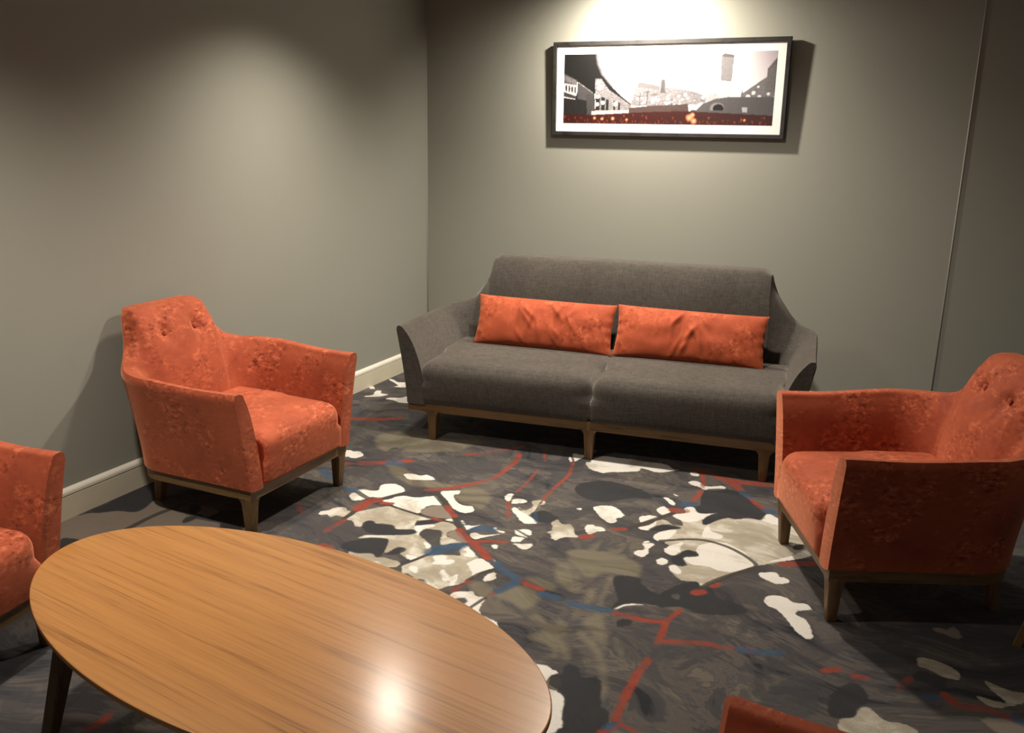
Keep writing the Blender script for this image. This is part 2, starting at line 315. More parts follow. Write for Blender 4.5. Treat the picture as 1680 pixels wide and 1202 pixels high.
def mat_wall():
    m, nt, b = new_mat('wall_covering')
    v = coords(nt)
    f = tex_noise(nt, v, 1.3, 3)
    c = mixc(nt, f, (0.265, 0.264, 0.228), (0.285, 0.283, 0.243))
    lk(nt, c, b.inputs['Base Color'])
    b.inputs['Roughness'].default_value = 0.85
    b.inputs['Specular IOR Level'].default_value = 0.2
    g = tex_noise(nt, coords(nt, (60, 60, 420)), 1.0, 2)
    bump(nt, g, 0.12, 0.002, b)
    return m
def mat_plain(name, col, rough=.6, spec=.4):
    m, nt, b = new_mat(name)
    v = coords(nt); f = tex_noise(nt, v, 9, 4)
    c = mixc(nt, f, tuple(x*.93 for x in col), tuple(min(1, x*1.06) for x in col))
    lk(nt, c, b.inputs['Base Color'])
    b.inputs['Roughness'].default_value = rough
    b.inputs['Specular IOR Level'].default_value = spec
    return m
def mat_velvet(name, lo, mid, hi, bias=0.0):
    m, nt, b = new_mat(name)
    v = coords(nt)
    soft = tex_noise(nt, v, 3.2, 3, .55, .4)
    fine = tex_noise(nt, coords(nt, (1, 1, 1.7)), 38, 4, .68, .35)
    field = ramp(nt, tex_noise(nt, v, 6.5, 4, .62, .6), [(.46 - bias, (0.10,)*3), (.64 - bias, (1,)*3)])
    base = ramp(nt, soft, [(.34, tuple(x*.5+y*.5 for x, y in zip(lo, mid))), (.52, mid), (.68, tuple(x*.75+y*.25 for x, y in zip(mid, hi)))])
    fleck = ramp(nt, fine, [(.38, lo), (.47, mid), (.53, mid), (.62, hi)])
    c = mixc(nt, field, base, fleck)
    lk(nt, c, b.inputs['Base Color'])
    b.inputs['Roughness'].default_value = 0.75
    b.inputs['Specular IOR Level'].default_value = 0.15
    b.inputs['Sheen Weight'].default_value = 0.65
    b.inputs['Sheen Roughness'].default_value = 0.42
    b.inputs['Sheen Tint'].default_value = (1.0, 0.42, 0.24, 1)
    bump(nt, fine, 0.10, 0.003, b)
    return m
def mat_weave(name, col):
    m, nt, b = new_mat(name)
    a = tex_noise(nt, coords(nt, (1, 1, 7)), 30, 3)
    c2 = tex_noise(nt, coords(nt, (7, 1, 1)), 30, 3)
    f = math_(nt, 'MULTIPLY', math_(nt, 'ADD', a, c2), .5)
    big = tex_noise(nt, coords(nt), 3.0, 3)
    f2 = math_(nt, 'ADD', math_(nt, 'MULTIPLY', f, .8), math_(nt, 'MULTIPLY', big, .25))
    c = ramp(nt, f2, [(.38, tuple(x*.62 for x in col)), (.66, tuple(x*1.36 for x in col))])
    lk(nt, c, b.inputs['Base Color'])
    b.inputs['Roughness'].default_value = 0.9
    b.inputs['Specular IOR Level'].default_value = 0.1
    b.inputs['Sheen Weight'].default_value = 0.25
    b.inputs['Sheen Tint'].default_value = (1, .92, .82, 1)
    bump(nt, f, 0.35, 0.002, b)
    return m
def mat_wood(name, lo, hi, axis=(0.35, 9, 9), rough=.4, coat=0.0, scale=7, pores=.6):
    m, nt, b = new_mat(name)
    v = coords(nt, axis)
    a = tex_noise(nt, v, scale, 5, .6, .25)
    fine = tex_noise(nt, coords(nt, tuple(x*3.2 for x in axis)), scale*2.2, 3, .6)
    big = tex_noise(nt, coords(nt, tuple(x*.35 for x in axis)), scale, 2, .5)
    f = math_(nt, 'ADD', math_(nt, 'MULTIPLY', a, .50), math_(nt, 'MULTIPLY', fine, .3))
    f = math_(nt, 'ADD', f, math_(nt, 'MULTIPLY', big, .2))
    md = tuple((x*.35+y*.65) for x, y in zip(lo, hi))
    c = ramp(nt, f, [(.39, lo), (.455, md), (.52, tuple(x*.15+y*.85 for x, y in zip(lo, hi))), (.60, hi)])
    # thin darker pore lines along the grain
    pore = tex_noise(nt, coords(nt, tuple(x*(.7 if x < 1 else 1.9) for x in axis)), scale*1.3, 2, .5)
    pl = ramp(nt, pore, [(.315, (.80,)*3), (.39, (0, 0, 0))])
    c = mixc(nt, math_(nt, 'MULTIPLY', pl, pores), c, tuple(x*.75 for x in lo))
    lk(nt, c, b.inputs['Base Color'])
    b.inputs['Roughness'].default_value = rough
    b.inputs['Coat Weight'].default_value = coat
    b.inputs['Coat Roughness'].default_value = 0.19
    b.inputs['Specular IOR Level'].default_value = 0.4
    bump(nt, fine, 0.06, 0.001, b)
    return m
def attr(nt, name):
    a = N(nt, 'ShaderNodeAttribute', attribute_name=name)
    return a.outputs['Fac']
def mat_carpet():
    m, nt, b = new_mat('patterned_carpet')
    P = coords(nt)
    # brush-stroke ground: swirling charcoal, brown and slate strokes
    wv = N(nt, 'ShaderNodeTexNoise'); wv.inputs['Scale'].default_value = 1.15; wv.inputs['Detail'].default_value = 2
    lk(nt, P, wv.inputs['Vector'])
    add = N(nt, 'ShaderNodeVectorMath', operation='SCALE'); lk(nt, wv.outputs['Color'], add.inputs[0]); add.inputs['Scale'].default_value = 1.15
    vv = N(nt, 'ShaderNodeVectorMath', operation='ADD'); lk(nt, P, vv.inputs[0]); lk(nt, add.outputs[0], vv.inputs[1])
    mp = N(nt, 'ShaderNodeMapping'); mp.inputs['Scale'].default_value = (1.6, 3.6, 1); mp.inputs['Rotation'].default_value = (0, 0, .45)
    lk(nt, vv.outputs[0], mp.inputs['Vector'])
    mb = N(nt, 'ShaderNodeMapping'); mb.inputs['Scale'].default_value = (3, 30, 1); mb.inputs['Rotation'].default_value = (0, 0, .45)
    lk(nt, vv.outputs[0], mb.inputs['Vector'])
    brush = tex_noise(nt, mb.outputs['Vector'], 1.6, 4, .65)
    s1 = tex_noise(nt, mp.outputs['Vector'], 2.0, 4, .6, .35)
    s1b = math_(nt, 'ADD', s1, math_(nt, 'MULTIPLY', math_(nt, 'SUBTRACT', brush, .5), .30))
    base = ramp(nt, s1b, [(.33, (.028, .029, .034)), (.39, (.066, .063, .068)), (.45, (.070, .066, .070)), (.475, (.108, .094, .086)),
                          (.53, (.114, .100, .091)), (.56, (.078, .074, .078)), (.61, (.155, .134, .108)), (.68, (.100, .092, .087))])
    s2 = tex_noise(nt, P, 3.4, 4, .6, .6)
    base = mixc(nt, ramp(nt, s2, [(.50, (0, 0, 0)), (.54, (.6, .6, .6))]), base, (.054, .053, .059))
    # wobble of the tufted edges
    e1 = math_(nt, 'MULTIPLY', math_(nt, 'SUBTRACT', tex_noise(nt, P, 55, 3, .6), .5), .016)
    e2 = math_(nt, 'MULTIPLY', math_(nt, 'SUBTRACT', tex_noise(nt, P, 14, 3, .6), .5), .022)
    wob = math_(nt, 'ADD', e1, math_(nt, 'MULTIPLY', e2, .35))
    def mask(name, soft=.0025, extra=None, wb=wob, gain=1.0):
        d = math_(nt, 'ADD', attr(nt, name), math_(nt, 'MULTIPLY', wb, gain))
        if extra is not None: d = math_(nt, 'ADD', d, extra)
        r = N(nt, 'ShaderNodeMapRange'); r.inputs['From Min'].default_value = -soft; r.inputs['From Max'].default_value = soft
        lk(nt, d, r.inputs['Value'])
        return r.outputs[0]
    c = base
    strk = ramp(nt, s1, [(.40, (.135, .118, .082)), (.55, (.21, .185, .135)), (.7, (.155, .135, .10))])
    c = mixc(nt, math_(nt, 'MULTIPLY', mask('olive', .012, None, math_(nt, 'ADD', e2, e1)), .85), c, strk)
    c = mixc(nt, mask('brown', .004), c, mixc(nt, s2, (.20, .165, .135), (.27, .225, .185)))
    sx = N(nt, 'ShaderNodeSeparateXYZ'); lk(nt, P, sx.inputs[0])
    side = N(nt, 'ShaderNodeMapRange'); side.inputs['From Min'].default_value = 1.95; side.inputs['From Max'].default_value = 2.15
    lk(nt, sx.outputs['X'], side.inputs['Value'])
    ma = tex_noise(nt, P, 7.5, 4, .6, .5)
    ms = tex_noise(nt, mp.outputs['Vector'], 3.2, 4, .6, .7)
    mm = N(nt, 'ShaderNodeMix'); lk(nt, side.outputs[0], mm.inputs[0]); lk(nt, ma, mm.inputs[2]); lk(nt, math_(nt, 'ADD', math_(nt, 'MULTIPLY', ms, .55), math_(nt, 'MULTIPLY', ma, .45)), mm.inputs[3])
    mott = mm.outputs[0]
    tanc = ramp(nt, mott, [(.38, (.36, .32, .25)), (.50, (.44, .40, .315)), (.56, (.56, .52, .44)), (.66, (.70, .665, .60))])
    c = mixc(nt, mask('tan'), c, tanc)
    whitec = ramp(nt, mott, [(.34, (.56, .52, .45)), (.45, (.76, .73, .68)), (.6, (.80, .77, .72))])
    c = mixc(nt, mask('white'), c, whitec)
    darkc = mixc(nt, s2, (.016, .018, .022), (.052, .052, .056))
    c = mixc(nt, math_(nt, 'MULTIPLY', mask('dark', .004), .92), c, darkc)
    c = mixc(nt, math_(nt, 'MULTIPLY', mask('seam', .002, None, wob, .25), .9), c, (.062, .052, .045))
    fade = tex_noise(nt, P, 6.5, 3, .6)
    redf = ramp(nt, math_(nt, 'ADD', math_(nt, 'MULTIPLY', fade, .6), math_(nt, 'MULTIPLY', tex_noise(nt, P, 17, 3), .4)), [(.38, (.22, .22, .22)), (.52, (.95, .95, .95))])
    redc = mixc(nt, tex_noise(nt, P, 22, 3), (.22, .042, .028), (.36, .075, .045))
    c = mixc(nt, math_(nt, 'MULTIPLY', mask('red', .005, None, wob, 1.0), redf), c, redc)
    bluec = mixc(nt, tex_noise(nt, P, 16, 3), (.025, .045, .085), (.06, .13, .22))
    c = mixc(nt, math_(nt, 'MULTIPLY', mask('blue', .007, None, wob, 1.2), .8), c, bluec)
    tuft = tex_noise(nt, coords(nt, (1.6, 1, 1)), 190, 2, .65)
    c = mixc(nt, math_(nt, "MULTIPLY", tuft, .5), c, (.02, .02, .02), 'MULTIPLY')
    c = mixc(nt, .12, c, c)
    lk(nt, c, b.inputs['Base Color'])
    b.inputs['Roughness'].default_value = 0.95
    b.inputs['Specular IOR Level'].default_value = 0.05
    b.inputs['Sheen Weight'].default_value = 0.08
    bump(nt, tuft, 0.4, 0.004, b)
    return m
def mat_print():
    m, nt, b = new_mat('city_print')
    a = N(nt, 'ShaderNodeAttribute', attribute_name='ink')
    lk(nt, a.outputs['Color'], b.inputs['Base Color'])
    b.inputs['Roughness'].default_value = 0.5
    return m
def mat_glass():
    m, nt, b = new_mat('picture_glass')
    out = nt.nodes['Material Output']; nt.nodes.remove(b)
    t = N(nt, 'ShaderNodeBsdfTransparent'); g = N(nt, 'ShaderNodeBsdfGlossy'); g.inputs['Roughness'].default_value = 0.02
    lw = N(nt, 'ShaderNodeLayerWeight')
    f = math_(nt, 'ADD', math_(nt, 'MULTIPLY', math_(nt, 'POWER', lw.outputs['Facing'], 5.0), .9), .035)
    mx = N(nt, 'ShaderNodeMixShader')
    lk(nt, f, mx.inputs[0]); lk(nt, t.outputs[0], mx.inputs[1]); lk(nt, g.outputs[0], mx.inputs[2])
    lk(nt, mx.outputs[0], out.inputs['Surface'])
    return m

M_WALL = mat_wall()
M_CEIL = mat_plain('ceiling_paint', (.55, .53, .48), .9, .1)
M_TRIM = mat_plain('cream_gloss_paint', (.60, .555, .43), .35, .5)
M_TRIMTOP = mat_plain('cream_gloss_bead', (.74, .71, .62), .3, .5)
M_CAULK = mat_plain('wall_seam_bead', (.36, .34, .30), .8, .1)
M_CARPET = mat_carpet()
M_VELVET = mat_velvet('burnt_orange_velvet', (.145, .024, .012), (.36, .078, .036), (.62, .175, .085))
M_PILLOW = mat_velvet('orange_cushion_velvet', (.21, .036, .015), (.34, .066, .027), (.44, .115, .055))
M_SOFA = mat_weave('charcoal_weave', (.052, .046, .040))
M_LEG = mat_wood('oiled_oak', (.080, .046, .017), (.185, .108, .044), (9, 9, .5), .45, .1, 9)
M_RAIL = mat_wood('oiled_oak_rail', (.080, .046, .017), (.185, .108, .044), (.6, .6, 9), .45, .1, 9)
M_TOP = mat_wood('oak_veneer', (.225, .085, .016), (.415, .185, .046), (.16, 8.5, 8.5), .36, .8, 6)
M_TOPEDGE = mat_wood('oak_edge', (.30, .135, .04), (.50, .26, .09), (.5, .5, 6), .4, .1, 6)
M_DARKLEG = mat_wood('stained_oak', (.045, .026, .011), (.095, .055, .024), (9, 9, .5), .45, .1, 9)
M_FRAME = mat_wood('black_stained_wood', (.013, .012, .012), (.030, .028, .027), (1, 1, 1), .45, 0, 8)
M_MAT = mat_plain('white_mount_board', (.90, .89, .87), .8, .1)
M_PRINT = mat_print()
M_GLASS = mat_glass()

# ------------------------------------------------------------------ mesh helpers
def mesh_obj(name, verts, faces, mat, parent=None, smooth=True, normals=None):
    me = bpy.data.meshes.new(name)
    me.from_pydata([tuple(map(float, v)) for v in verts], [], [tuple(map(int, f)) for f in faces])
    me.update()
    if smooth:
        me.polygons.foreach_set('use_smooth', [True]*len(me.polygons))
    me.materials.append(mat)
    o = bpy.data.objects.new(name, me)
    COL.objects.link(o)
    if parent is not None: o.parent = parent
    if normals is not None:
        me.normals_split_custom_set_from_vertices([tuple(map(float, n)) for n in normals])
    return o
def bm_obj(name, bm, mat, parent=None, smooth=False, angle=None):
    me = bpy.data.meshes.new(name)
    bmesh.ops.recalc_face_normals(bm, faces=bm.faces)
    bm.to_mesh(me); bm.free()
    if smooth:
        me.polygons.foreach_set('use_smooth', [True]*len(me.polygons))
        if angle is not None: me.set_sharp_from_angle(angle=angle)
    me.materials.append(mat)
    o = bpy.data.objects.new(name, me)
    COL.objects.link(o)
    if parent is not None: o.parent = parent
    return o
def box_bm(bm, x0, x1, y0, y1, z0, z1, bev=0.0):
    v = [bm.verts.new(p) for p in ((x0,y0,z0),(x1,y0,z0),(x1,y1,z0),(x0,y1,z0),(x0,y0,z1),(x1,y0,z1),(x1,y1,z1),(x0,y1,z1))]
    fs = [bm.faces.new([v[i] for i in f]) for f in ((0,3,2,1),(4,5,6,7),(0,1,5,4),(1,2,6,5),(2,3,7,6),(3,0,4,7))]
    if bev > 0:
        es = {e for f in fs for e in f.edges}
        bmesh.ops.bevel(bm, geom=list(es), offset=bev, segments=2, affect='EDGES', profile=.6)
def empty(name, loc, rz, label, cat, group=None):
    o = bpy.data.objects.new(name, None)
    o.empty_display_size = .1
    o.location = loc; o.rotation_euler = (0, 0, rz)
    o['label'] = label; o['category'] = cat
    if group: o['group'] = group
    COL.objects.link(o)
    return o
def tag(o, label, cat, group=None):
    o['label'] = label; o['category'] = cat
    if group: o['group'] = group
def structure(o): o['kind'] = 'structure'; return o
def copy_tree(src, loc, rz, label):
    r = src.copy(); COL.objects.link(r); r.location = loc; r.rotation_euler = (0, 0, rz); r['label'] = label
    for ch in [c for c in src.children]:
        c = ch.copy(); COL.objects.link(c); c.parent = r
        for g in [k for k in ch.children]:
            d = g.copy(); COL.objects.link(d); d.parent = c
    return r

# ------------------------------------------------------------------ room shell
XR = 3.133            # where the back wall ends
def slab(name, pts, thick, z0, z1, mat):
    (ax, ay), (bx, by) = pts
    d = Vector((bx-ax, by-ay)); n = Vector((-d.y, d.x)).normalized()*thick
    bm = bmesh.new()
    q = [(ax, ay), (bx, by), (bx+n.x, by+n.y), (ax+n.x, ay+n.y)]
    lo = [bm.verts.new((x, y, z0)) for x, y in q]; hi = [bm.verts.new((x, y, z1)) for x, y in q]
    bm.faces.new(lo[::-1]); bm.faces.new(hi)
    for i in range(4):
        j = (i+1) % 4
        bm.faces.new((lo[i], lo[j], hi[j], hi[i]))
    return structure(bm_obj(name, bm, mat))
RX, RY = XR+1.9*math.cos(math.radians(5)), 1.9*math.sin(math.radians(5))
slab('wall_left', ((0, -7.0), (0, 0)), .12, 0, CEIL, M_WALL)
slab('wall_back', ((-.12, 0), (XR, 0)), .12, 0, CEIL, M_WALL)
slab('wall_right', ((XR, 0), (RX, RY)), .12, 0, CEIL, M_WALL)
bm = bmesh.new(); box_bm(bm, -.12, 5.4, -7.0, 1.4, CEIL, CEIL+.1)
structure(bm_obj('ceiling', bm, M_CEIL))
# thin bead of filler in the corners
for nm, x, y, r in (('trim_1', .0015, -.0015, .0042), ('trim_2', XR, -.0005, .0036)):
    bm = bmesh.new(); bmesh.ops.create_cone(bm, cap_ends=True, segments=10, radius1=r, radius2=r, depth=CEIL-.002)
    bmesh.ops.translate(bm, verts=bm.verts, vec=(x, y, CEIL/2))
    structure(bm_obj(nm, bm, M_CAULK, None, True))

def baseboard(name, pts):
    prof_low = [(0, 0), (.014, 0), (.014, .094), (.010, .097), (0, .097)]
    prof_top = [(0, .097), (.011, .097), (.0155, .1005), (.0155, .111), (.013, .117), (.008, .1225), (.003, .127), (0, .127)]
    def sweep(nm, prof, mat, parent=None):
        (ax, ay), (bx, by) = pts
        d = Vector((bx-ax, by-ay)).normalized(); n = Vector((d.y, -d.x))
        vs = []
        for (px, py) in ((ax, ay), (bx, by)):
            for (o_, z) in prof: vs.append((px+n.x*o_, py+n.y*o_, z))
        k = len(prof)
        fs = [(i, (i+1) % k, k+(i+1) % k, k+i) for i in range(k)] + [tuple(range(k))[::-1], tuple(range(k, 2*k))]
        return mesh_obj(nm, vs, fs, mat, parent, False)
    a = structure(sweep(name, prof_low, M_TRIM))
    sweep('moulding', prof_top, M_TRIMTOP, a)
baseboard('baseboard_left', ((0, -7.0), (0, 0)))
baseboard('baseboard_back', ((.016, 0), (XR, 0)))
baseboard('baseboard_right', ((XR, 0), (RX, RY)))

# ------------------------------------------------------------------ carpet floor: woven pattern stored as distance fields
def smooth_poly(p, k=4):
    p = np.asarray(p, float); n = len(p); out = []
    for i in range(n):
        a, b, c, d = p[i-1], p[i], p[(i+1) % n], p[(i+2) % n]
        for t in np.arange(k)/k:
            out.append(.5*((2*b)+(-a+c)*t+(2*a-5*b+4*c-d)*t*t+(-a+3*b-3*c+d)*t**3))
    return np.array(out)
def smooth_line(p, k=5):
    p = np.asarray(p, float)
    if len(p) == 2: return p
    q = np.vstack([2*p[0]-p[1], p, 2*p[-1]-p[-2]]); out = []
    for i in range(1, len(q)-2):
        a, b, c, d = q[i-1], q[i], q[i+1], q[i+2]
        for t in np.arange(k)/k:
            out.append(.5*((2*b)+(-a+c)*t+(2*a-5*b+4*c-d)*t*t+(-a+3*b-3*c+d)*t**3))
    out.append(p[-1])
    return np.array(out)
def seg_dist(X, Y, P, closed):
    n = len(P); D = np.full(X.shape, 1e9)
    for i in range(n if closed else n-1):
        a, b = P[i], P[(i+1) % n]; ab = b-a; L = ab@ab+1e-12
        t = np.clip(((X-a[0])*ab[0]+(Y-a[1])*ab[1])/L, 0, 1)
        D = np.minimum(D, (X-a[0]-t*ab[0])**2+(Y-a[1]-t*ab[1])**2)
    return np.sqrt(D)
def inside(X, Y, P):
    c = np.zeros(X.shape, bool); n = len(P)
    for i in range(n):
        (x0, y0), (x1, y1) = P[i], P[(i+1) % n]
        if y0 == y1: continue
        c ^= ((y0 > Y) != (y1 > Y)) & (X < (x1-x0)*(Y-y0)/(y1-y0)+x0)
    return c
def build_floor():
    st = .009
    xs = np.arange(0, 3.80, st); ys = np.arange(-4.6, .02, st)
    xs = np.concatenate([[-.12], xs, np.arange(3.9, 5.4, .1)]); ys = np.concatenate([np.arange(-7.0, -4.6, .1), ys, np.arange(.1, 1.45, .1)])
    X, Y = np.meshgrid(xs, ys, indexing='ij')
    nx, ny = X.shape
    F = {}
    CL = .06
    for cls in ('white', 'tan', 'olive', 'dark', 'brown'):
        D = np.full(X.shape, -CL)
        for poly in MARKS[cls]:
            P = smooth_poly(np.array(poly)/1000.)
            lo, hi = P.min(0)-CL, P.max(0)+CL
            i0, i1 = np.searchsorted(xs, [lo[0], hi[0]]); j0, j1 = np.searchsorted(ys, [lo[1], hi[1]])
            if i1 <= i0 or j1 <= j0: continue
            x, y = X[i0:i1, j0:j1], Y[i0:i1, j0:j1]
            d = seg_dist(x, y, P, True); d = np.where(inside(x, y, P), d, -d)
            D[i0:i1, j0:j1] = np.maximum(D[i0:i1, j0:j1], np.clip(d, -CL, CL))
        F[cls] = D
    for cls in ('red', 'blue', 'seam'):
        D = np.full(X.shape, -CL)
        for wd, line in MARKS[cls]:
            P = smooth_line(np.array(line)/1000.); wd = wd/1000.
            lo, hi = P.min(0)-CL-wd, P.max(0)+CL+wd
            i0, i1 = np.searchsorted(xs, [lo[0], hi[0]]); j0, j1 = np.searchsorted(ys, [lo[1], hi[1]])
            if i1 <= i0 or j1 <= j0: continue
            d = wd-seg_dist(X[i0:i1, j0:j1], Y[i0:i1, j0:j1], P, False)
            D[i0:i1, j0:j1] = np.maximum(D[i0:i1, j0:j1], np.clip(d, -CL, CL))
        F[cls] = D
    me = bpy.data.meshes.new('floor')
    co = np.stack([X.ravel(), Y.ravel(), np.zeros(X.size)], 1).astype(np.float32)
    idx = np.arange(nx*ny).reshape(nx, ny)
    q = np.stack([idx[:-1, :-1], idx[1:, :-1], idx[1:, 1:], idx[:-1, 1:]], -1).reshape(-1, 4).astype(np.int32)
    me.vertices.add(len(co)); me.vertices.foreach_set('co', co.ravel())
    me.loops.add(q.size); me.loops.foreach_set('vertex_index', q.ravel())
    me.polygons.add(len(q)); me.polygons.foreach_set('loop_start', np.arange(0, q.size, 4, dtype=np.int32))
    me.update(calc_edges=True)
    for k, D in F.items():
        a = me.attributes.new(k, 'FLOAT', 'POINT'); a.data.foreach_set('value', D.ravel().astype(np.float32))
    me.materials.append(M_CARPET)
    o = bpy.data.objects.new('floor', me); COL.objects.link(o)
    return structure(o)
build_floor()

# ------------------------------------------------------------------ upholstery
def u_path(W, Wf, yf, yb, r, na, nc, nb):
    """plan U: left arm front -> back -> right arm front; Wf is the half width at the arm fronts."""
    L = []
    for i in range(na):
        t = i/na; y = yf+(yb-r-yf)*t
        s = t*t*(3-2*t)
        L.append((-(Wf+(W-Wf)*s), y))
    for i in range(nc):
        t = 1-i/nc                     # finest steps near the backrest
        a = math.pi/2*(t**1.6)
        L.append((-(W-r)-r*math.sin(a), yb-r+r*math.cos(a)))
    half = []
    for i in range(nb+1):
        half.append((-(W-r)+2*(W-r)*i/nb, yb))
    P = L+half+[(-x, y) for x, y in reversed(L)]
    return np.array(P)
def smooth_interp(x, xp, fp):
    x = np.asarray(x, float); xp = np.array(xp, float); fp = np.array(fp, float)
    h = np.diff(xp); d = np.diff(fp)/h; m = np.zeros(len(xp))
    m[0], m[-1] = d[0], d[-1]
    for i in range(1, len(xp)-1):
        m[i] = 0 if d[i-1]*d[i] <= 0 else 2*d[i-1]*d[i]/(d[i-1]+d[i])
    k = np.clip(np.searchsorted(xp, x)-1, 0, len(h)-1)
    t = np.clip((x-xp[k])/h[k], 0, 1)
    return ((2*t**3-3*t*t+1)*fp[k]+(t**3-2*t*t+t)*h[k]*m[k]+(-2*t**3+3*t*t)*fp[k+1]+(t**3-t*t)*h[k]*m[k+1])
def tub(parent, mat, sp, dimples=()):
    na, nc, nb, nv = sp.get('na', 14), 26, sp.get('nb', 28), 22
    B = u_path(sp['W0'], sp['W0'], sp['yf0'], sp['yb0'], sp['r0'], na, nc, nb)
    T = u_path(sp['W1'], sp['W1f'], sp['yf1'], sp['yb1'], sp['r1'], na, nc, nb)
    I = u_path(sp['wi'], sp['wi'], sp['yf0'], sp['yi'], sp['ri'], na, nc, nb)
    n = len(B); plate = sp['W1']-sp['r1']; T = T.copy()
    d = np.abs(T[:, 0])-plate
    zt = np.where(T[:, 1] > sp['yb1']-sp['r1']-1e-6, smooth_interp(d, *sp['drop']), 0)
    armT = (T[:, 1]-sp['yf1'])/(sp['yb1']-sp['r1']-sp['yf1'])
    zarm = smooth_interp(np.clip(armT, 0, 1), *sp['arm_z'])
    zt = np.where(armT < 1-1e-6, zarm, zt)
    if 'lean' in sp:                   # the backrest tips back above arm height
        T[:, 1] += np.clip((zt-sp['lean'][0])/sp['lean'][1], 0, 1)*sp['lean'][2]
    back = np.clip((sp['r1']-np.maximum(d, 0))/sp['r1'], 0, 1)      # 1 along the backrest, 0 on arms
    back = np.where(armT < 1-1e-6, 0, back); back = back*back*(3-2*back)
    p = sp['p_arm']+(sp['p_back']-sp['p_arm'])*back
    v = np.sin(np.linspace(0, 1, nv)*math.pi/2)**.9
    z0 = sp['z0']
    out = np.zeros((n, nv, 3)); inn = np.zeros((n, nv, 3))
    for j, vv in enumerate(v):
        g = vv**sp.get('flare', 1.25)
        xy = B+(T-B)*g
        out[:, j, :2] = xy; out[:, j, 2] = z0+(zt-z0)*vv
        k = (1-vv**p)**(1/p)
        thick = sp.get('back_k', 1.0)*back+(1-back)
        dirv = (I-B)*thick[:, None]
        inn[:, j, :2] = xy+dirv*k[:, None]; inn[:, j, 2] = out[:, j, 2]
        # soft belly of the inside back
        bl = sp.get('belly', .02)*math.sin(math.pi*min(1, max(0, (vv-.2)/.8)))**.8
        inn[:, j, 1] -= back*bl*np.clip(1-(np.abs(xy[:, 0])/(plate+.12))**2, 0, 1)
        # rounding of the outside edge near the top
        rr = sp.get('round', .012)*max(0, (vv-.93)/.07)**2
        out[:, j, :2] += (I-B)/np.maximum(np.linalg.norm(I-B, axis=1), 1e-6)[:, None]*rr
        inn[:, j, :2] += (I-B)/np.maximum(np.linalg.norm(I-B, axis=1), 1e-6)[:, None]*rr
    for (bx, bz, dep, rad) in dimples:
        q = (inn[:, :, 0]-bx)**2+(inn[:, :, 2]-bz)**2
        inn[:, :, 1] += back[:, None]*dep*np.exp(-q/rad**2)
    grid = np.concatenate([out, inn[:, ::-1]], 1)          # n x 2nv
    if 'bend' in sp:
        grid[:, :, 1] += sp['bend'](grid[:, :, 0])
    m2 = grid.shape[1]
    du = np.gradient(grid, axis=0); dv = np.gradient(grid, axis=1)
    nrm = np.cross(dv, du); nrm /= np.maximum(np.linalg.norm(nrm, axis=2), 1e-9)[..., None]
    # orient outward: at outer bottom, mid back should face +y
    if nrm[n//2, 3, 1] < 0: nrm = -nrm; flip = True
    else: flip = False
    # split into arm / backrest / arm where the inside corner turns
    cut = na+int(nc*sp.get('cut', .42))
    def part(name, i0, i1, cap):
        g = grid[i0:i1+1]; nn = nrm[i0:i1+1]; k = len(g)
        V = g.reshape(-1, 3).tolist(); NN = nn.reshape(-1, 3).tolist(); Fc = []
        for a in range(k-1):
            for b_ in range(m2-1):
                f = (a*m2+b_, a*m2+b_+1, (a+1)*m2+b_+1, (a+1)*m2+b_)
                Fc.append(f if not flip else f[::-1])
        if cap is not None:
            # front face of the arm, gently pillowed
            a = 0 if cap == 0 else k-1
            col = g[a]; nv_ = m2//2; rows = []
            for t, push in ((0., 0.), (.10, .010), (.5, .014), (.90, .010), (1., 0.)):
                row = []
                for b_ in range(nv_):
                    P = col[b_]*(1-t)+col[m2-1-b_]*t
                    V.append([P[0], P[1]-push*min(1, np.linalg.norm(col[b_]-col[m2-1-b_])/.03), P[2]]); NN.append([0, -1, 0]); row.append(len(V)-1)
                rows.append(row)
            for r0, r1 in zip(rows, rows[1:]):
                for b_ in range(nv_-1):
                    f = (r0[b_], r1[b_], r1[b_+1], r0[b_+1])
                    Fc.append(f if cap == 0 else f[::-1])
        o = mesh_obj(name, V, Fc, mat, parent, True, NN)
        return o
    part('arm', 0, cut, 0)
    part('arm', n-1-cut, n-1, 1)
    return part('backrest', cut, n-1-cut, None), grid, B
def soft_box(name, mat, parent, cx, cy, z0, sx, sy, sz, r, crown=0.0, n=16, front_round=None, bend=None, taper=None):
    bm = bmesh.new(); bmesh.ops.create_cube(bm, size=2.0)
    bmesh.ops.subdivide_edges(bm, edges=bm.edges[:], cuts=n, use_grid_fill=True)
    hx, hy, hz = sx/2, sy/2, sz/2
    for v in bm.verts:
        u = [math.sin(c*math.pi/2) for c in v.co]
        P = Vector((u[0]*hx, u[1]*hy, u[2]*hz))
        rr = r
        if front_round and u[1] < 0 and u[2] > 0: rr = front_round
        rr = min(rr, hx*.98, hy*.98, hz*.98)
        Q = Vector((max(-hx+rr, min(hx-rr, P.x)), max(-hy+rr, min(hy-rr, P.y)), max(-hz+rr, min(hz-rr, P.z))))
        dd = P-Q
        if dd.length > 1e-9: P = Q+dd.normalized()*rr
        if u[2] > 0: P.z += crown*(1-u[0]**4)*(1-u[1]**2)*u[2]
        if u[1] < 0: P.y -= .5*crown*(1-u[0]**4)*(1-u[2]**2)*(-u[1])
        x, y = cx+P.x, cy+P.y
        if taper: x = cx+P.x*(1-taper*max(0, (P.y+hy)/sy))
        if bend: y += bend(x)
        v.co = (x, y, z0+hz+P.z)
    return bm_obj(name, bm, mat, parent, True)
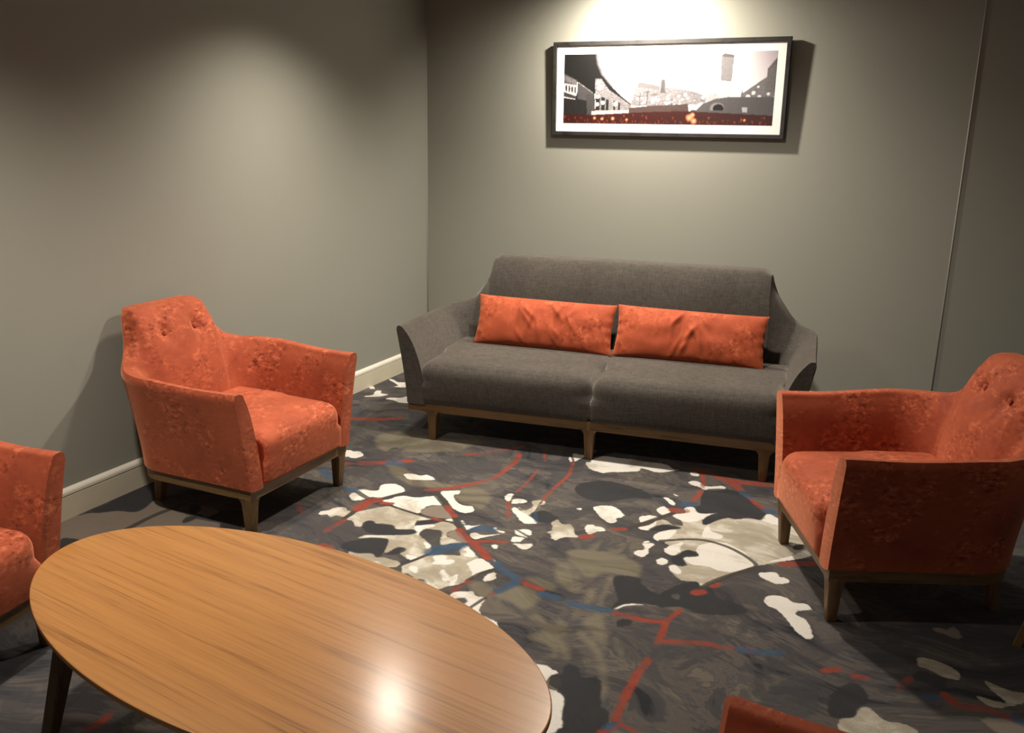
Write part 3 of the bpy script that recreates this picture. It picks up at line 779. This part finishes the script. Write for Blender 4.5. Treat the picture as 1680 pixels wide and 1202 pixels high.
def leg(parent, mat, x, y, ztop, top, bot, fx=(0, 0), fy=(0, 0), fil=.03, lean=(0, 0), nm='leg'):
    """tapered leg; fx/fy = how far the bracket flares on the -/+ side at the rail."""
    bm = bmesh.new(); rings = []
    zs = [0, .004, .35*ztop, .7*ztop] + [ztop-fil+fil*t for t in (0, .3, .55, .75, .9, 1.0)]
    zs = sorted(set(z for z in zs if 0 <= z <= ztop))
    for z in zs:
        t = z/ztop; hs = bot+(top-bot)*t
        if z < .003: hs -= .002
        q = max(0, (z-(ztop-fil))/fil); fl = 1-math.sqrt(max(0, 1-q*q))
        cx, cy = x+lean[0]*(1-t), y+lean[1]*(1-t)
        x0, x1 = cx-hs-fx[0]*fl, cx+hs+fx[1]*fl
        y0, y1 = cy-hs-fy[0]*fl, cy+hs+fy[1]*fl
        c = hs*.28
        ring = [(x0+c,y0),(x1-c,y0),(x1-c*.3,y0+c*.3),(x1,y0+c),(x1,y1-c),(x1-c*.3,y1-c*.3),(x1-c,y1),(x0+c,y1),(x0+c*.3,y1-c*.3),(x0,y1-c),(x0,y0+c),(x0+c*.3,y0+c*.3)]
        rings.append([bm.verts.new((a, b_, z)) for a, b_ in ring])
    for r0, r1 in zip(rings, rings[1:]):
        k = len(r0)
        for i in range(k): bm.faces.new((r0[i], r0[(i+1) % k], r1[(i+1) % k], r1[i]))
    bm.faces.new(rings[0][::-1]); bm.faces.new(rings[-1])
    return bm_obj(nm, bm, mat, parent, True, math.radians(40))
def rail_ring(parent, mat, B, inset, width, z0, z1):
    """continuous wooden plinth rail that follows the plan of the upholstery, closed across the front."""
    P = B.copy(); n = len(P)
    cen = np.array([0, P[:, 1].mean()])
    def off(d):
        Q = P.copy()
        tg = np.gradient(P, axis=0); tg[0] = P[1]-P[0]; tg[-1] = P[-1]-P[-2]
        nn = np.stack([tg[:, 1], -tg[:, 0]], 1); nn /= np.linalg.norm(nn, axis=1)[:, None]
        s = np.sign(((cen-P)*nn).sum(1)); Q += nn*s[:, None]*d
        Q[0, 1] += d; Q[-1, 1] += d
        return Q
    O, I_ = off(inset), off(inset+width)
    V, F = [], []
    for R, z in ((O, z0), (O, z1), (I_, z1), (I_, z0)):
        V += [(a, b_, z) for a, b_ in R]
    for q in range(4):
        a0, b0 = q*n, ((q+1) % 4)*n
        for i in range(n):
            j = (i+1) % n
            F.append((a0+i, a0+j, b0+j, b0+i))
    bm = bmesh.new(); vs = [bm.verts.new(v) for v in V]
    for f in F: bm.faces.new([vs[i] for i in f])
    return bm_obj('seat_rail', bm, mat, parent, True, math.radians(35))

# ------------------------------------------------------------------ armchairs
def make_armchair(name, loc, rz, label, group):
    t = empty(name, loc, rz, label, 'armchair', group)
    sp = dict(W0=.318, W1=.410, W1f=.388, yf0=-.03, yf1=-.036, yb0=.605, yb1=.665, r0=.16, r1=.28, wi=.250, yi=.485, ri=.07,
              z0=.195, p_arm=4.2, p_back=4.5, flare=1.3, belly=.045, cut=.58, round=.014, lean=(.61, .20, .062),
              arm_z=([0, .35, 1], [.590, .588, .602]),
              drop=([-1, 0, .036, .054, .064, .074, .090, .118, .162, .222, .28], [.810, .810, .807, .799, .780, .745, .700, .658, .626, .608, .602]))
    btn = [(-.085, .70), (.085, .70)]
    bk, grid, B = tub(t, M_VELVET, sp, [(bx, bz, .035, .028) for bx, bz in btn])
    n = grid.shape[0]; inn = grid[:, grid.shape[1]//2:]
    for bx, bz in btn:
        q = (inn[:, :, 0]-bx)**2+(inn[:, :, 2]-bz)**2
        i, j = np.unravel_index(np.argmin(q), q.shape); P = inn[i, j]
        bm = bmesh.new(); bmesh.ops.create_uvsphere(bm, u_segments=14, v_segments=8, radius=.0125)
        bmesh.ops.scale(bm, verts=bm.verts, vec=(1, .5, 1)); bmesh.ops.translate(bm, verts=bm.verts, vec=(bx, P[1]-.002, bz))
        bm_obj('button', bm, M_VELVET, bk, True)
    soft_box('seat', M_VELVET, t, 0, .232, .197, .508, .56, .205, .022, .014, 16, .055)
    rail_ring(t, M_RAIL, B, .008, .028, .152, .199)
    for sx in (-1, 1):
        fx = (.0, .03) if sx < 0 else (.03, .0)
        leg(t, M_LEG, sx*.287, .004, .158, .0255, .0165, fx, (0, .03), .032, (sx*-.004, .004))
        leg(t, M_LEG, sx*.178, .560, .158, .0245, .0165, fx, (.03, 0), .032, (sx*.006, .022))
    return t
CH = 'burnt orange velvet armchairs around the oval table'
R = math.radians
chair = make_armchair('armchair', (.764, -2.411, 0), R(89.8), 'orange velvet armchair standing against the left wall, left of the grey sofa', CH)
copy_tree(chair, (2.735, -2.098, 0), R(-67.0), 'orange velvet armchair right of the sofa, its buttoned back angled toward the table')
copy_tree(chair, (.754, -3.842, 0), R(97.5), 'orange velvet armchair at the left end of the oval table, cut off by picture edge')
copy_tree(chair, (2.756, -4.163, 0), R(-98), 'orange velvet armchair nearest the camera, only one arm tip showing at the bottom right')

# ------------------------------------------------------------------ sofa
def make_sofa():
    t = empty('sofa', (1.638, -1.30, 0), R(6.5), 'long dark grey fabric sofa with wooden plinth and legs under the framed picture', 'sofa')
    sp = dict(W0=.947, W1=1.012, W1f=1.003, yf0=-.03, yf1=-.036, yb0=.77, yb1=.845, r0=.17, r1=.255, wi=.842, yi=.62, ri=.07,
              z0=.19, p_arm=2.4, p_back=4.5, flare=1.35, belly=.012, nb=40, cut=.5,
              arm_z=([0, .4, 1], [.585, .580, .578]),
              drop=([-1, -.05, -.02, 0, .015, .04, .09, .13, .19, .255], [.862, .862, .858, .842, .795, .735, .665, .618, .585, .578]))
    bk, grid, B = tub(t, M_SOFA, sp)
    for sx in (-1, 1):
        soft_box('seat', M_SOFA, t, sx*.4415, .29, .192, .881, .66, .215, .02, .012, 18, .06)
    rail_ring(t, M_RAIL, B, .004, .03, .150, .194)
    for x in (-.815, 0, .815):
        leg(t, M_LEG, x, -.002, .156, .0275, .0175, (.03, .03), (0, .01), .034)
        leg(t, M_LEG, x, .66, .156, .0275, .0175, (.03, .03), (.01, 0), .034)
    return t
make_sofa()

def make_cushion(name, label, lx, ly, lz, w_, h_, th, tilt, rz, seed):
    nx, ny = 110, 44
    rnd = random.Random(seed); V, F = [], []
    cr = [(rnd.uniform(-.35, .45), rnd.uniform(-.6, .6), rnd.uniform(-.9, .9), rnd.uniform(.006, .017), rnd.uniform(.03, .075)) for _ in range(13)]
    for side in (1, -1):
        for i in range(nx+1):
            for j in range(ny+1):
                u, v = -1+2*i/nx, -1+2*j/ny
                e = max(0, (1-abs(u)**3.2))**.55*max(0, (1-abs(v)**2.4))**.55
                x = u*w_/2*(1-.035*(1-v*v)*abs(u)**6)
                y = v*h_/2*(1-.05*(1-u**4)*(abs(v)**3)*.6)
                z = side*th/2*e
                if side > 0:
                    for (cu, cv, ca, ch, cw) in cr:
                        a = (u-cu)*w_/2; b_ = (v-cv)*h_/2
                        s = a*math.cos(ca)+b_*math.sin(ca); q = -a*math.sin(ca)+b_*math.cos(ca)
                        z += e*ch*math.exp(-(s/.013)**2-(q/cw)**2)*1.0
                    z += e*.006*noise.noise(Vector((u*4.5+seed, v*2, 0)))
                    z += .004*math.sin(v*16+seed)*max(0, abs(u)-.85)/.15*(1-abs(v))
                V.append((x, y, z))
    k = (nx+1)*(ny+1)
    for s in (0, 1):
        for i in range(nx):
            for j in range(ny):
                a = s*k+i*(ny+1)+j
                f = (a, a+ny+1, a+ny+2, a+1)
                F.append(f if s == 0 else f[::-1])
    bm = bmesh.new(); vs = [bm.verts.new(v) for v in V]
    for f in F: bm.faces.new([vs[i] for i in f])
    bmesh.ops.remove_doubles(bm, verts=bm.verts, dist=1e-5)
    o = bm_obj(name, bm, M_PILLOW, None, True)
    # sofa frame -> world
    a = R(6.5); ex = Vector((math.cos(a), math.sin(a), 0)); ey = Vector((-math.sin(a), math.cos(a), 0))
    o.location = Vector((1.638, -1.30, 0))+ex*lx+ey*ly+Vector((0, 0, lz))
    o.rotation_euler = (Matrix.Rotation(a, 4, 'Z') @ Matrix.Rotation(rz, 4, 'Y') @ Matrix.Rotation(R(90-tilt), 4, 'X')).to_euler()
    tag(o, label, 'cushion', 'lumbar cushions on the sofa')
    return o
make_cushion('cushion', 'long orange velvet cushion on the left half of the grey sofa', -.385, .50, .535, .765, .275, .125, 22, R(.6), 3)
make_cushion('cushion', 'long creased orange velvet cushion on the right half of the grey sofa', .385, .50, .535, .765, .275, .125, 22, R(.6), 8)

# ------------------------------------------------------------------ oval coffee table
def table_leg(parent, mat, T, B, z, top, bot, rot=0):
    bm = bmesh.new(); rings = []
    for t in (0, .01, .5, 1.0):
        cx, cy = B[0]+(T[0]-B[0])*t, B[1]+(T[1]-B[1])*t
        h = bot+(top-bot)*t; c = h*.22
        ring = [(-h+c,-h),(h-c,-h),(h,-h+c),(h,h-c),(h-c,h),(-h+c,h),(-h,h-c),(-h,-h+c)]
        rings.append([bm.verts.new((cx+x*math.cos(rot)-y*math.sin(rot), cy+x*math.sin(rot)+y*math.cos(rot), z*t)) for x, y in ring])
    for r0, r1 in zip(rings, rings[1:]):
        for i in range(8): bm.faces.new((r0[i], r0[(i+1) % 8], r1[(i+1) % 8], r1[i]))
    bm.faces.new(rings[0][::-1]); bm.faces.new(rings[-1])
    return bm_obj('leg', bm, mat, parent, True, math.radians(30))
def disc_top(parent, a, b, z1, th, undercut):
    bm = bmesh.new(); rings = []; n = 144
    for (s, z) in ((-.003, z1), (-.0008, z1-.0008), (0, z1-.003), (0, z1-.012), (-.004, z1-.015), (-undercut, z1-th)):
        rings.append([bm.verts.new(((a+s)*math.cos(2*math.pi*i/n), (b+s)*math.sin(2*math.pi*i/n), z)) for i in range(n)])
    for r0, r1 in zip(rings, rings[1:]):
        for i in range(n): bm.faces.new((r0[i], r1[i], r1[(i+1) % n], r0[(i+1) % n]))
    bm.faces.new(rings[0]); bm.faces.new(rings[-1][::-1])
    o = bm_obj('table_top', bm, M_TOP, parent, True, math.radians(28))
    o.data.materials.append(M_TOPEDGE)
    for p_ in o.data.polygons:
        if abs(p_.normal.z) < .9: p_.material_index = 1
        elif p_.area > .05: p_.use_smooth = False
    return o
t = empty('coffee_table', (1.697, -3.725, 0), R(-8.3), 'large oval oak coffee table in the foreground with a glossy lamp reflection', 'table')
disc_top(t, .738, .365, .42, .026, .03)
bm = bmesh.new()
for (x0, x1, y0, y1) in ((-.44, .44, -.012, .012), (-.436, -.404, -.235, .235), (.404, .436, -.235, .235)):
    box_bm(bm, x0, x1, y0, y1, .362, .3945, .002)
bm_obj('under_frame', bm, M_DARKLEG, t)
for sx in (-1, 1):
    for sy in (-1, 1):
        table_leg(t, M_DARKLEG, (sx*.42, sy*.22), (sx*.49, sy*.29), .3945, .0235, .014, R(8) if sx*sy > 0 else R(-8))

# second table at the right edge: one splayed foot is in view
t = empty('side_table', (3.672, -2.30, 0), R(10), 'small wooden side table past the right armchair, only one leg foot in view', 'table')
bm = bmesh.new(); rings = []
disc_top(t, .23, .23, .50, .022, .02)
for k in range(3):
    a = R(180+120*k-20)
    table_leg(t, M_LEG, (.16*math.cos(a), .16*math.sin(a)), (.275*math.cos(a), .275*math.sin(a)), .479, .02, .013, a)

# ------------------------------------------------------------------ framed picture
def build_picture():
    W_, H_, D_ = 1.352, .525, .030
    t = empty('framed_picture', (1.562, -.004, 1.7815), 0, 'wide black framed city waterfront print hanging on the back wall', 'picture')
    t.rotation_euler = (R(1.6), 0, 0)
    fw = .0225
    bm = bmesh.new()
    o4 = [(-W_/2, -H_/2), (W_/2, -H_/2), (W_/2, H_/2), (-W_/2, H_/2)]
    prof = [(0, 0), (0, -D_+.002), (.002, -D_), (fw-.002, -D_), (fw, -D_+.002), (fw, 0)]
    rings = []
    for ins, y in prof:
        rings.append([bm.verts.new((x-math.copysign(ins, x), y-.012, z-math.copysign(ins, z))) for x, z in o4])
    for r0, r1 in zip(rings, rings[1:]+rings[:1]):
        for i in range(4): bm.faces.new((r0[i], r0[(i+1) % 4], r1[(i+1) % 4], r1[i]))
    bm_obj('frame', bm, M_FRAME, t)
    bm = bmesh.new(); box_bm(bm, -W_/2+fw-.001, W_/2-fw+.001, -.029, -.022, -H_/2+fw-.001, H_/2-fw+.001)
    mt = bm_obj('mount', bm, M_MAT, t)
    # printed city scene (flat ink on paper)
    pw, ph = 1.216, .386
    nx, ny = 420, 134
    U, V = np.meshgrid((np.arange(nx)+.5)/nx, (np.arange(ny)+.5)/ny, indexing='ij')
    # drawing coordinates: 0..1300 across, 0..430 down
    X = U*1300; Y = (1-V)*430
    ink = np.ones((nx, ny, 3))*.93
    g = np.clip((X-930)/370, 0, 1)*np.clip(1-Y/420, 0, 1)*.9
    ink -= g[..., None]*np.array([.33, .38, .34])
    rng = np.random.RandomState(5)
    def fill(pts, c, a=1.0, tex=0.0):
        P = np.array(pts, float); msk = inside(X, Y, P)
        col = np.ones((nx, ny, 1))*np.array(c)
        if tex:
            col = col+(rng.rand(nx, ny, 1)-.5)*tex
        ink[msk] = ink[msk]*(1-a)+col[msk]*a
    def stroke(pts, wd, c, a=1.0):
        d = seg_dist(X, Y, np.array(pts, float), False); msk = d < wd
        ink[msk] = ink[msk]*(1-a)+np.array(c)*a
    G = lambda x: (x, x*.97, x*.99)
    # ribs of the canopy
    for k in range(9): stroke([(300+k*24, 140+k*10), (255+k*26, 200+k*13)], 2.2, G(.52), .8)
    for k in range(11): stroke([(372+k*9, 190+k*3), (330+k*14, 262+k*4)], 1.8, G(.55), .8)
    # dark roof sweeping down
    fill([(0, 0), (215, 0), (224, 60), (252, 125), (318, 200), (385, 262), (455, 312), (430, 318), (350, 305), (290, 285), (240, 262), (205, 245), (100, 175), (0, 120)], G(.10), 1, .03)
    fill([(205, 0), (217, 0), (228, 58), (256, 122), (320, 196), (312, 200), (246, 128), (216, 62)], G(.34), 1, .1)
    for (a, b_) in (((222, 40), (236, 62)), ((240, 88), (262, 110)), ((275, 135), (300, 138))): stroke([a, b_], 3, G(.35), .8)
    # arched hall on the left
    fill([(0, 118), (88, 160), (88, 262), (0, 236)], G(.30), 1, .1)
    for k in range(8): stroke([(6+k*10, 132+k*4), (6+k*10, 160+k*4)], 1.6, G(.62), .7)
    fill([(0, 178), (88, 192), (88, 260), (0, 232)], G(.72), 1, .06)
    for k in range(4):
        cx, cy = 16+k*20, 208+k*4
        d = ((X-cx)/6)**2+((Y-cy)/22)**2; ink[d < 1] = G(.16)
    fill([(0, 232), (88, 262), (88, 280), (0, 262)], G(.22), 1, .05)
    fill([(0, 268), (80, 280), (100, 180), (206, 246), (216, 395), (0, 405)], G(.13), 1, .05)
    fill([(90, 170), (205, 246), (212, 300), (92, 275)], G(.27), 1, .06)
    fill([(150, 240), (206, 252), (212, 380), (160, 385)], G(.24), 1, .08)
    # lit colonnade
    fill([(206, 150), (246, 150), (300, 220), (450, 318), (430, 345), (215, 352)], G(.46), 1, .3)
    for (x0, x1, y0) in ((214, 240, 260), (250, 275, 262), (282, 300, 275), (330, 345, 285), (362, 375, 295)):
        fill([(x0, y0), (x1, y0+8), (x1, 345), (x0, 348)], G(.13), 1, .05)
    for (x, y, r_) in ((226, 175, 12), (238, 205, 14), (228, 262, 12), (262, 300, 12), (345, 308, 13), (225, 310, 12)):
        d = (X-x)**2+(Y-y)**2; ink[d < r_*r_] = G(.88)
    # skyline
    fill([(478, 172), (520, 178), (620, 198), (628, 160), (652, 160), (658, 205), (760, 215), (850, 235), (905, 262), (905, 310), (478, 320), (440, 318)], G(.46), 1, .28)
    fill([(490, 170), (620, 196), (618, 222), (482, 205)], G(.40), 1, .06)
    fill([(628, 158), (653, 158), (655, 240), (626, 240)], G(.30), 1, .05)
    for _ in range(46):
        x, y = rng.uniform(470, 960), rng.uniform(250, 312); r_ = rng.uniform(3, 11)
        d = ((X-x)**2+((Y-y)*1.2)**2); ink[d < r_*r_] = ink[d < r_*r_]*.2+np.array(G(.93))*.8
    for (x, h_) in ((500, 60), (545, 85), (592, 70), (700, 40)):
        stroke([(x, 318), (x, 318-h_)], 2.2, G(.25), .9)
    for (x, y) in ((545, 235), (500, 262), (592, 250)):
        d = ((X-x)/22)**2+((Y-y)/7)**2; ink[d < 1] = ink[d < 1]*.45+np.array(G(.3))*.55
    # pale house, tower, right hand blocks
    fill([(905, 262), (940, 235), (985, 245), (1040, 250), (1040, 285), (905, 300)], G(.62), 1, .2)
    fill([(980, 22), (1000, 8), (1056, 20), (1050, 175), (985, 168)], G(.47), 1, .10)
    fill([(980, 22), (1000, 8), (1056, 20), (1054, 34), (990, 30)], G(.34), 1, .06)
    for k in range(5): stroke([(1016+k*8, 40), (1012+k*8, 160)], 1.4, G(.5), .7)
    fill([(985, 172), (1050, 178), (1046, 285), (985, 280)], G(.70), 1, .05)
    fill([(1110, 240), (1112, 215), (1120, 240), (1190, 190), (1250, 148), (1252, 100), (1296, 42), (1300, 260), (1220, 280), (1105, 280)], G(.40), 1, .14)
    fill([(1252, 100), (1300, 40), (1300, 232), (1250, 240)], G(.33), 1, .1)
    for k in range(5): stroke([(1256+k*9, 110-k*8), (1254+k*9, 236)], 1.5, G(.5), .7)
    for (x, y, r_) in ((1180, 240, 11), (1150, 262, 13), (1215, 262, 10), (1265, 245, 9), (1205, 205, 7)):
        d = (X-x)**2+(Y-y)**2; ink[d < r_*r_] = G(.85)
    # bridge and hump
    fill([(830, 330), (900, 300), (960, 275), (1050, 262), (1300, 262), (1300, 380), (800, 368), (820, 340)], G(.30), 1, .05)
    fill([(812, 338), (868, 298), (890, 300), (850, 342)], G(.80), 1, .05)
    d = ((X-975)/42)**2+((Y-330)/33)**2; ink[(d < 1) & (Y < 342)] = G(.45)
    d = ((X-982)/32)**2+((Y-332)/26)**2; ink[(d < 1) & (Y < 342)] = G(.06)
    fill([(1120, 325), (1150, 325), (1152, 355), (1124, 352)], G(.62), 1, .1)
    # quay and water
    fill([(430, 330), (560, 318), (800, 305), (810, 368), (640, 352), (430, 362)], (.28, .22, .21), 1, .08)
    fill([(190, 352), (420, 345), (420, 366), (190, 378)], (.80, .70, .66), 1, .12)
    fill([(0, 372), (200, 375), (430, 362), (640, 352), (820, 350), (1300, 372), (1300, 431), (0, 431)], (.21, .066, .045), 1, .07)
    for _ in range(150):
        x = rng.uniform(0, 1300); y = rng.uniform(372, 430); h_ = rng.uniform(3, 14)
        if y < 400 and rng.rand() < .5: continue
        stroke([(x, y), (x, y+h_)], rng.uniform(1.2, 3.5), (.74, .22+.25*rng.rand(), .10+.2*rng.rand()), .45)
    for (x, y, r_) in ((812, 388, 26), (830, 372, 18), (330, 398, 14), (260, 400, 12), (210, 396, 12), (1140, 400, 10), (840, 408, 22), (420, 404, 10)):
        d = ((X-x)**2+(Y-y)**2); a_ = np.clip(1-d/r_**2, 0, 1)[..., None]; ink[:] = ink*(1-a_)+np.array((.95, .62, .46))*a_
    ink = np.clip(ink, .02, .95)**2.2
    # grid of cells -> one flat sheet
    gx = np.linspace(-pw/2, pw/2, nx+1); gz = np.linspace(-ph/2, ph/2, ny+1)
    A, Bz = np.meshgrid(gx, gz, indexing='ij')
    me = bpy.data.meshes.new('print')
    co = np.stack([A.ravel(), np.full(A.size, -.0296), Bz.ravel()], 1).astype(np.float32)
    idx = np.arange((nx+1)*(ny+1)).reshape(nx+1, ny+1)
    q = np.stack([idx[:-1, :-1], idx[1:, :-1], idx[1:, 1:], idx[:-1, 1:]], -1).reshape(-1, 4).astype(np.int32)
    me.vertices.add(len(co)); me.vertices.foreach_set('co', co.ravel())
    me.loops.add(q.size); me.loops.foreach_set('vertex_index', q.ravel())
    me.polygons.add(len(q)); me.polygons.foreach_set('loop_start', np.arange(0, q.size, 4, dtype=np.int32))
    me.update(calc_edges=True)
    ca = me.attributes.new('ink', 'FLOAT_COLOR', 'POINT')
    pad = np.zeros((nx+1, ny+1, 3)); pad[:-1, :-1] += ink; pad[1:, :-1] += ink; pad[:-1, 1:] += ink; pad[1:, 1:] += ink
    cnt = np.zeros((nx+1, ny+1, 1)); cnt[:-1, :-1] += 1; cnt[1:, :-1] += 1; cnt[:-1, 1:] += 1; cnt[1:, 1:] += 1
    pad /= cnt
    ca.data.foreach_set('color', np.concatenate([pad.reshape(-1, 3), np.ones((pad.size//3, 1))], 1).astype(np.float32).ravel())
    me.materials.append(M_PRINT)
    o = bpy.data.objects.new('print', me); COL.objects.link(o); o.parent = t
    bm = bmesh.new()
    vs = [bm.verts.new(p) for p in ((-W_/2+fw-.001, -.0345, -H_/2+fw-.001), (W_/2-fw+.001, -.0345, -H_/2+fw-.001), (W_/2-fw+.001, -.0345, H_/2-fw+.001), (-W_/2+fw-.001, -.0345, H_/2-fw+.001))]
    bm.faces.new(vs)
    bm_obj('glass', bm, M_GLASS, t)
build_picture()
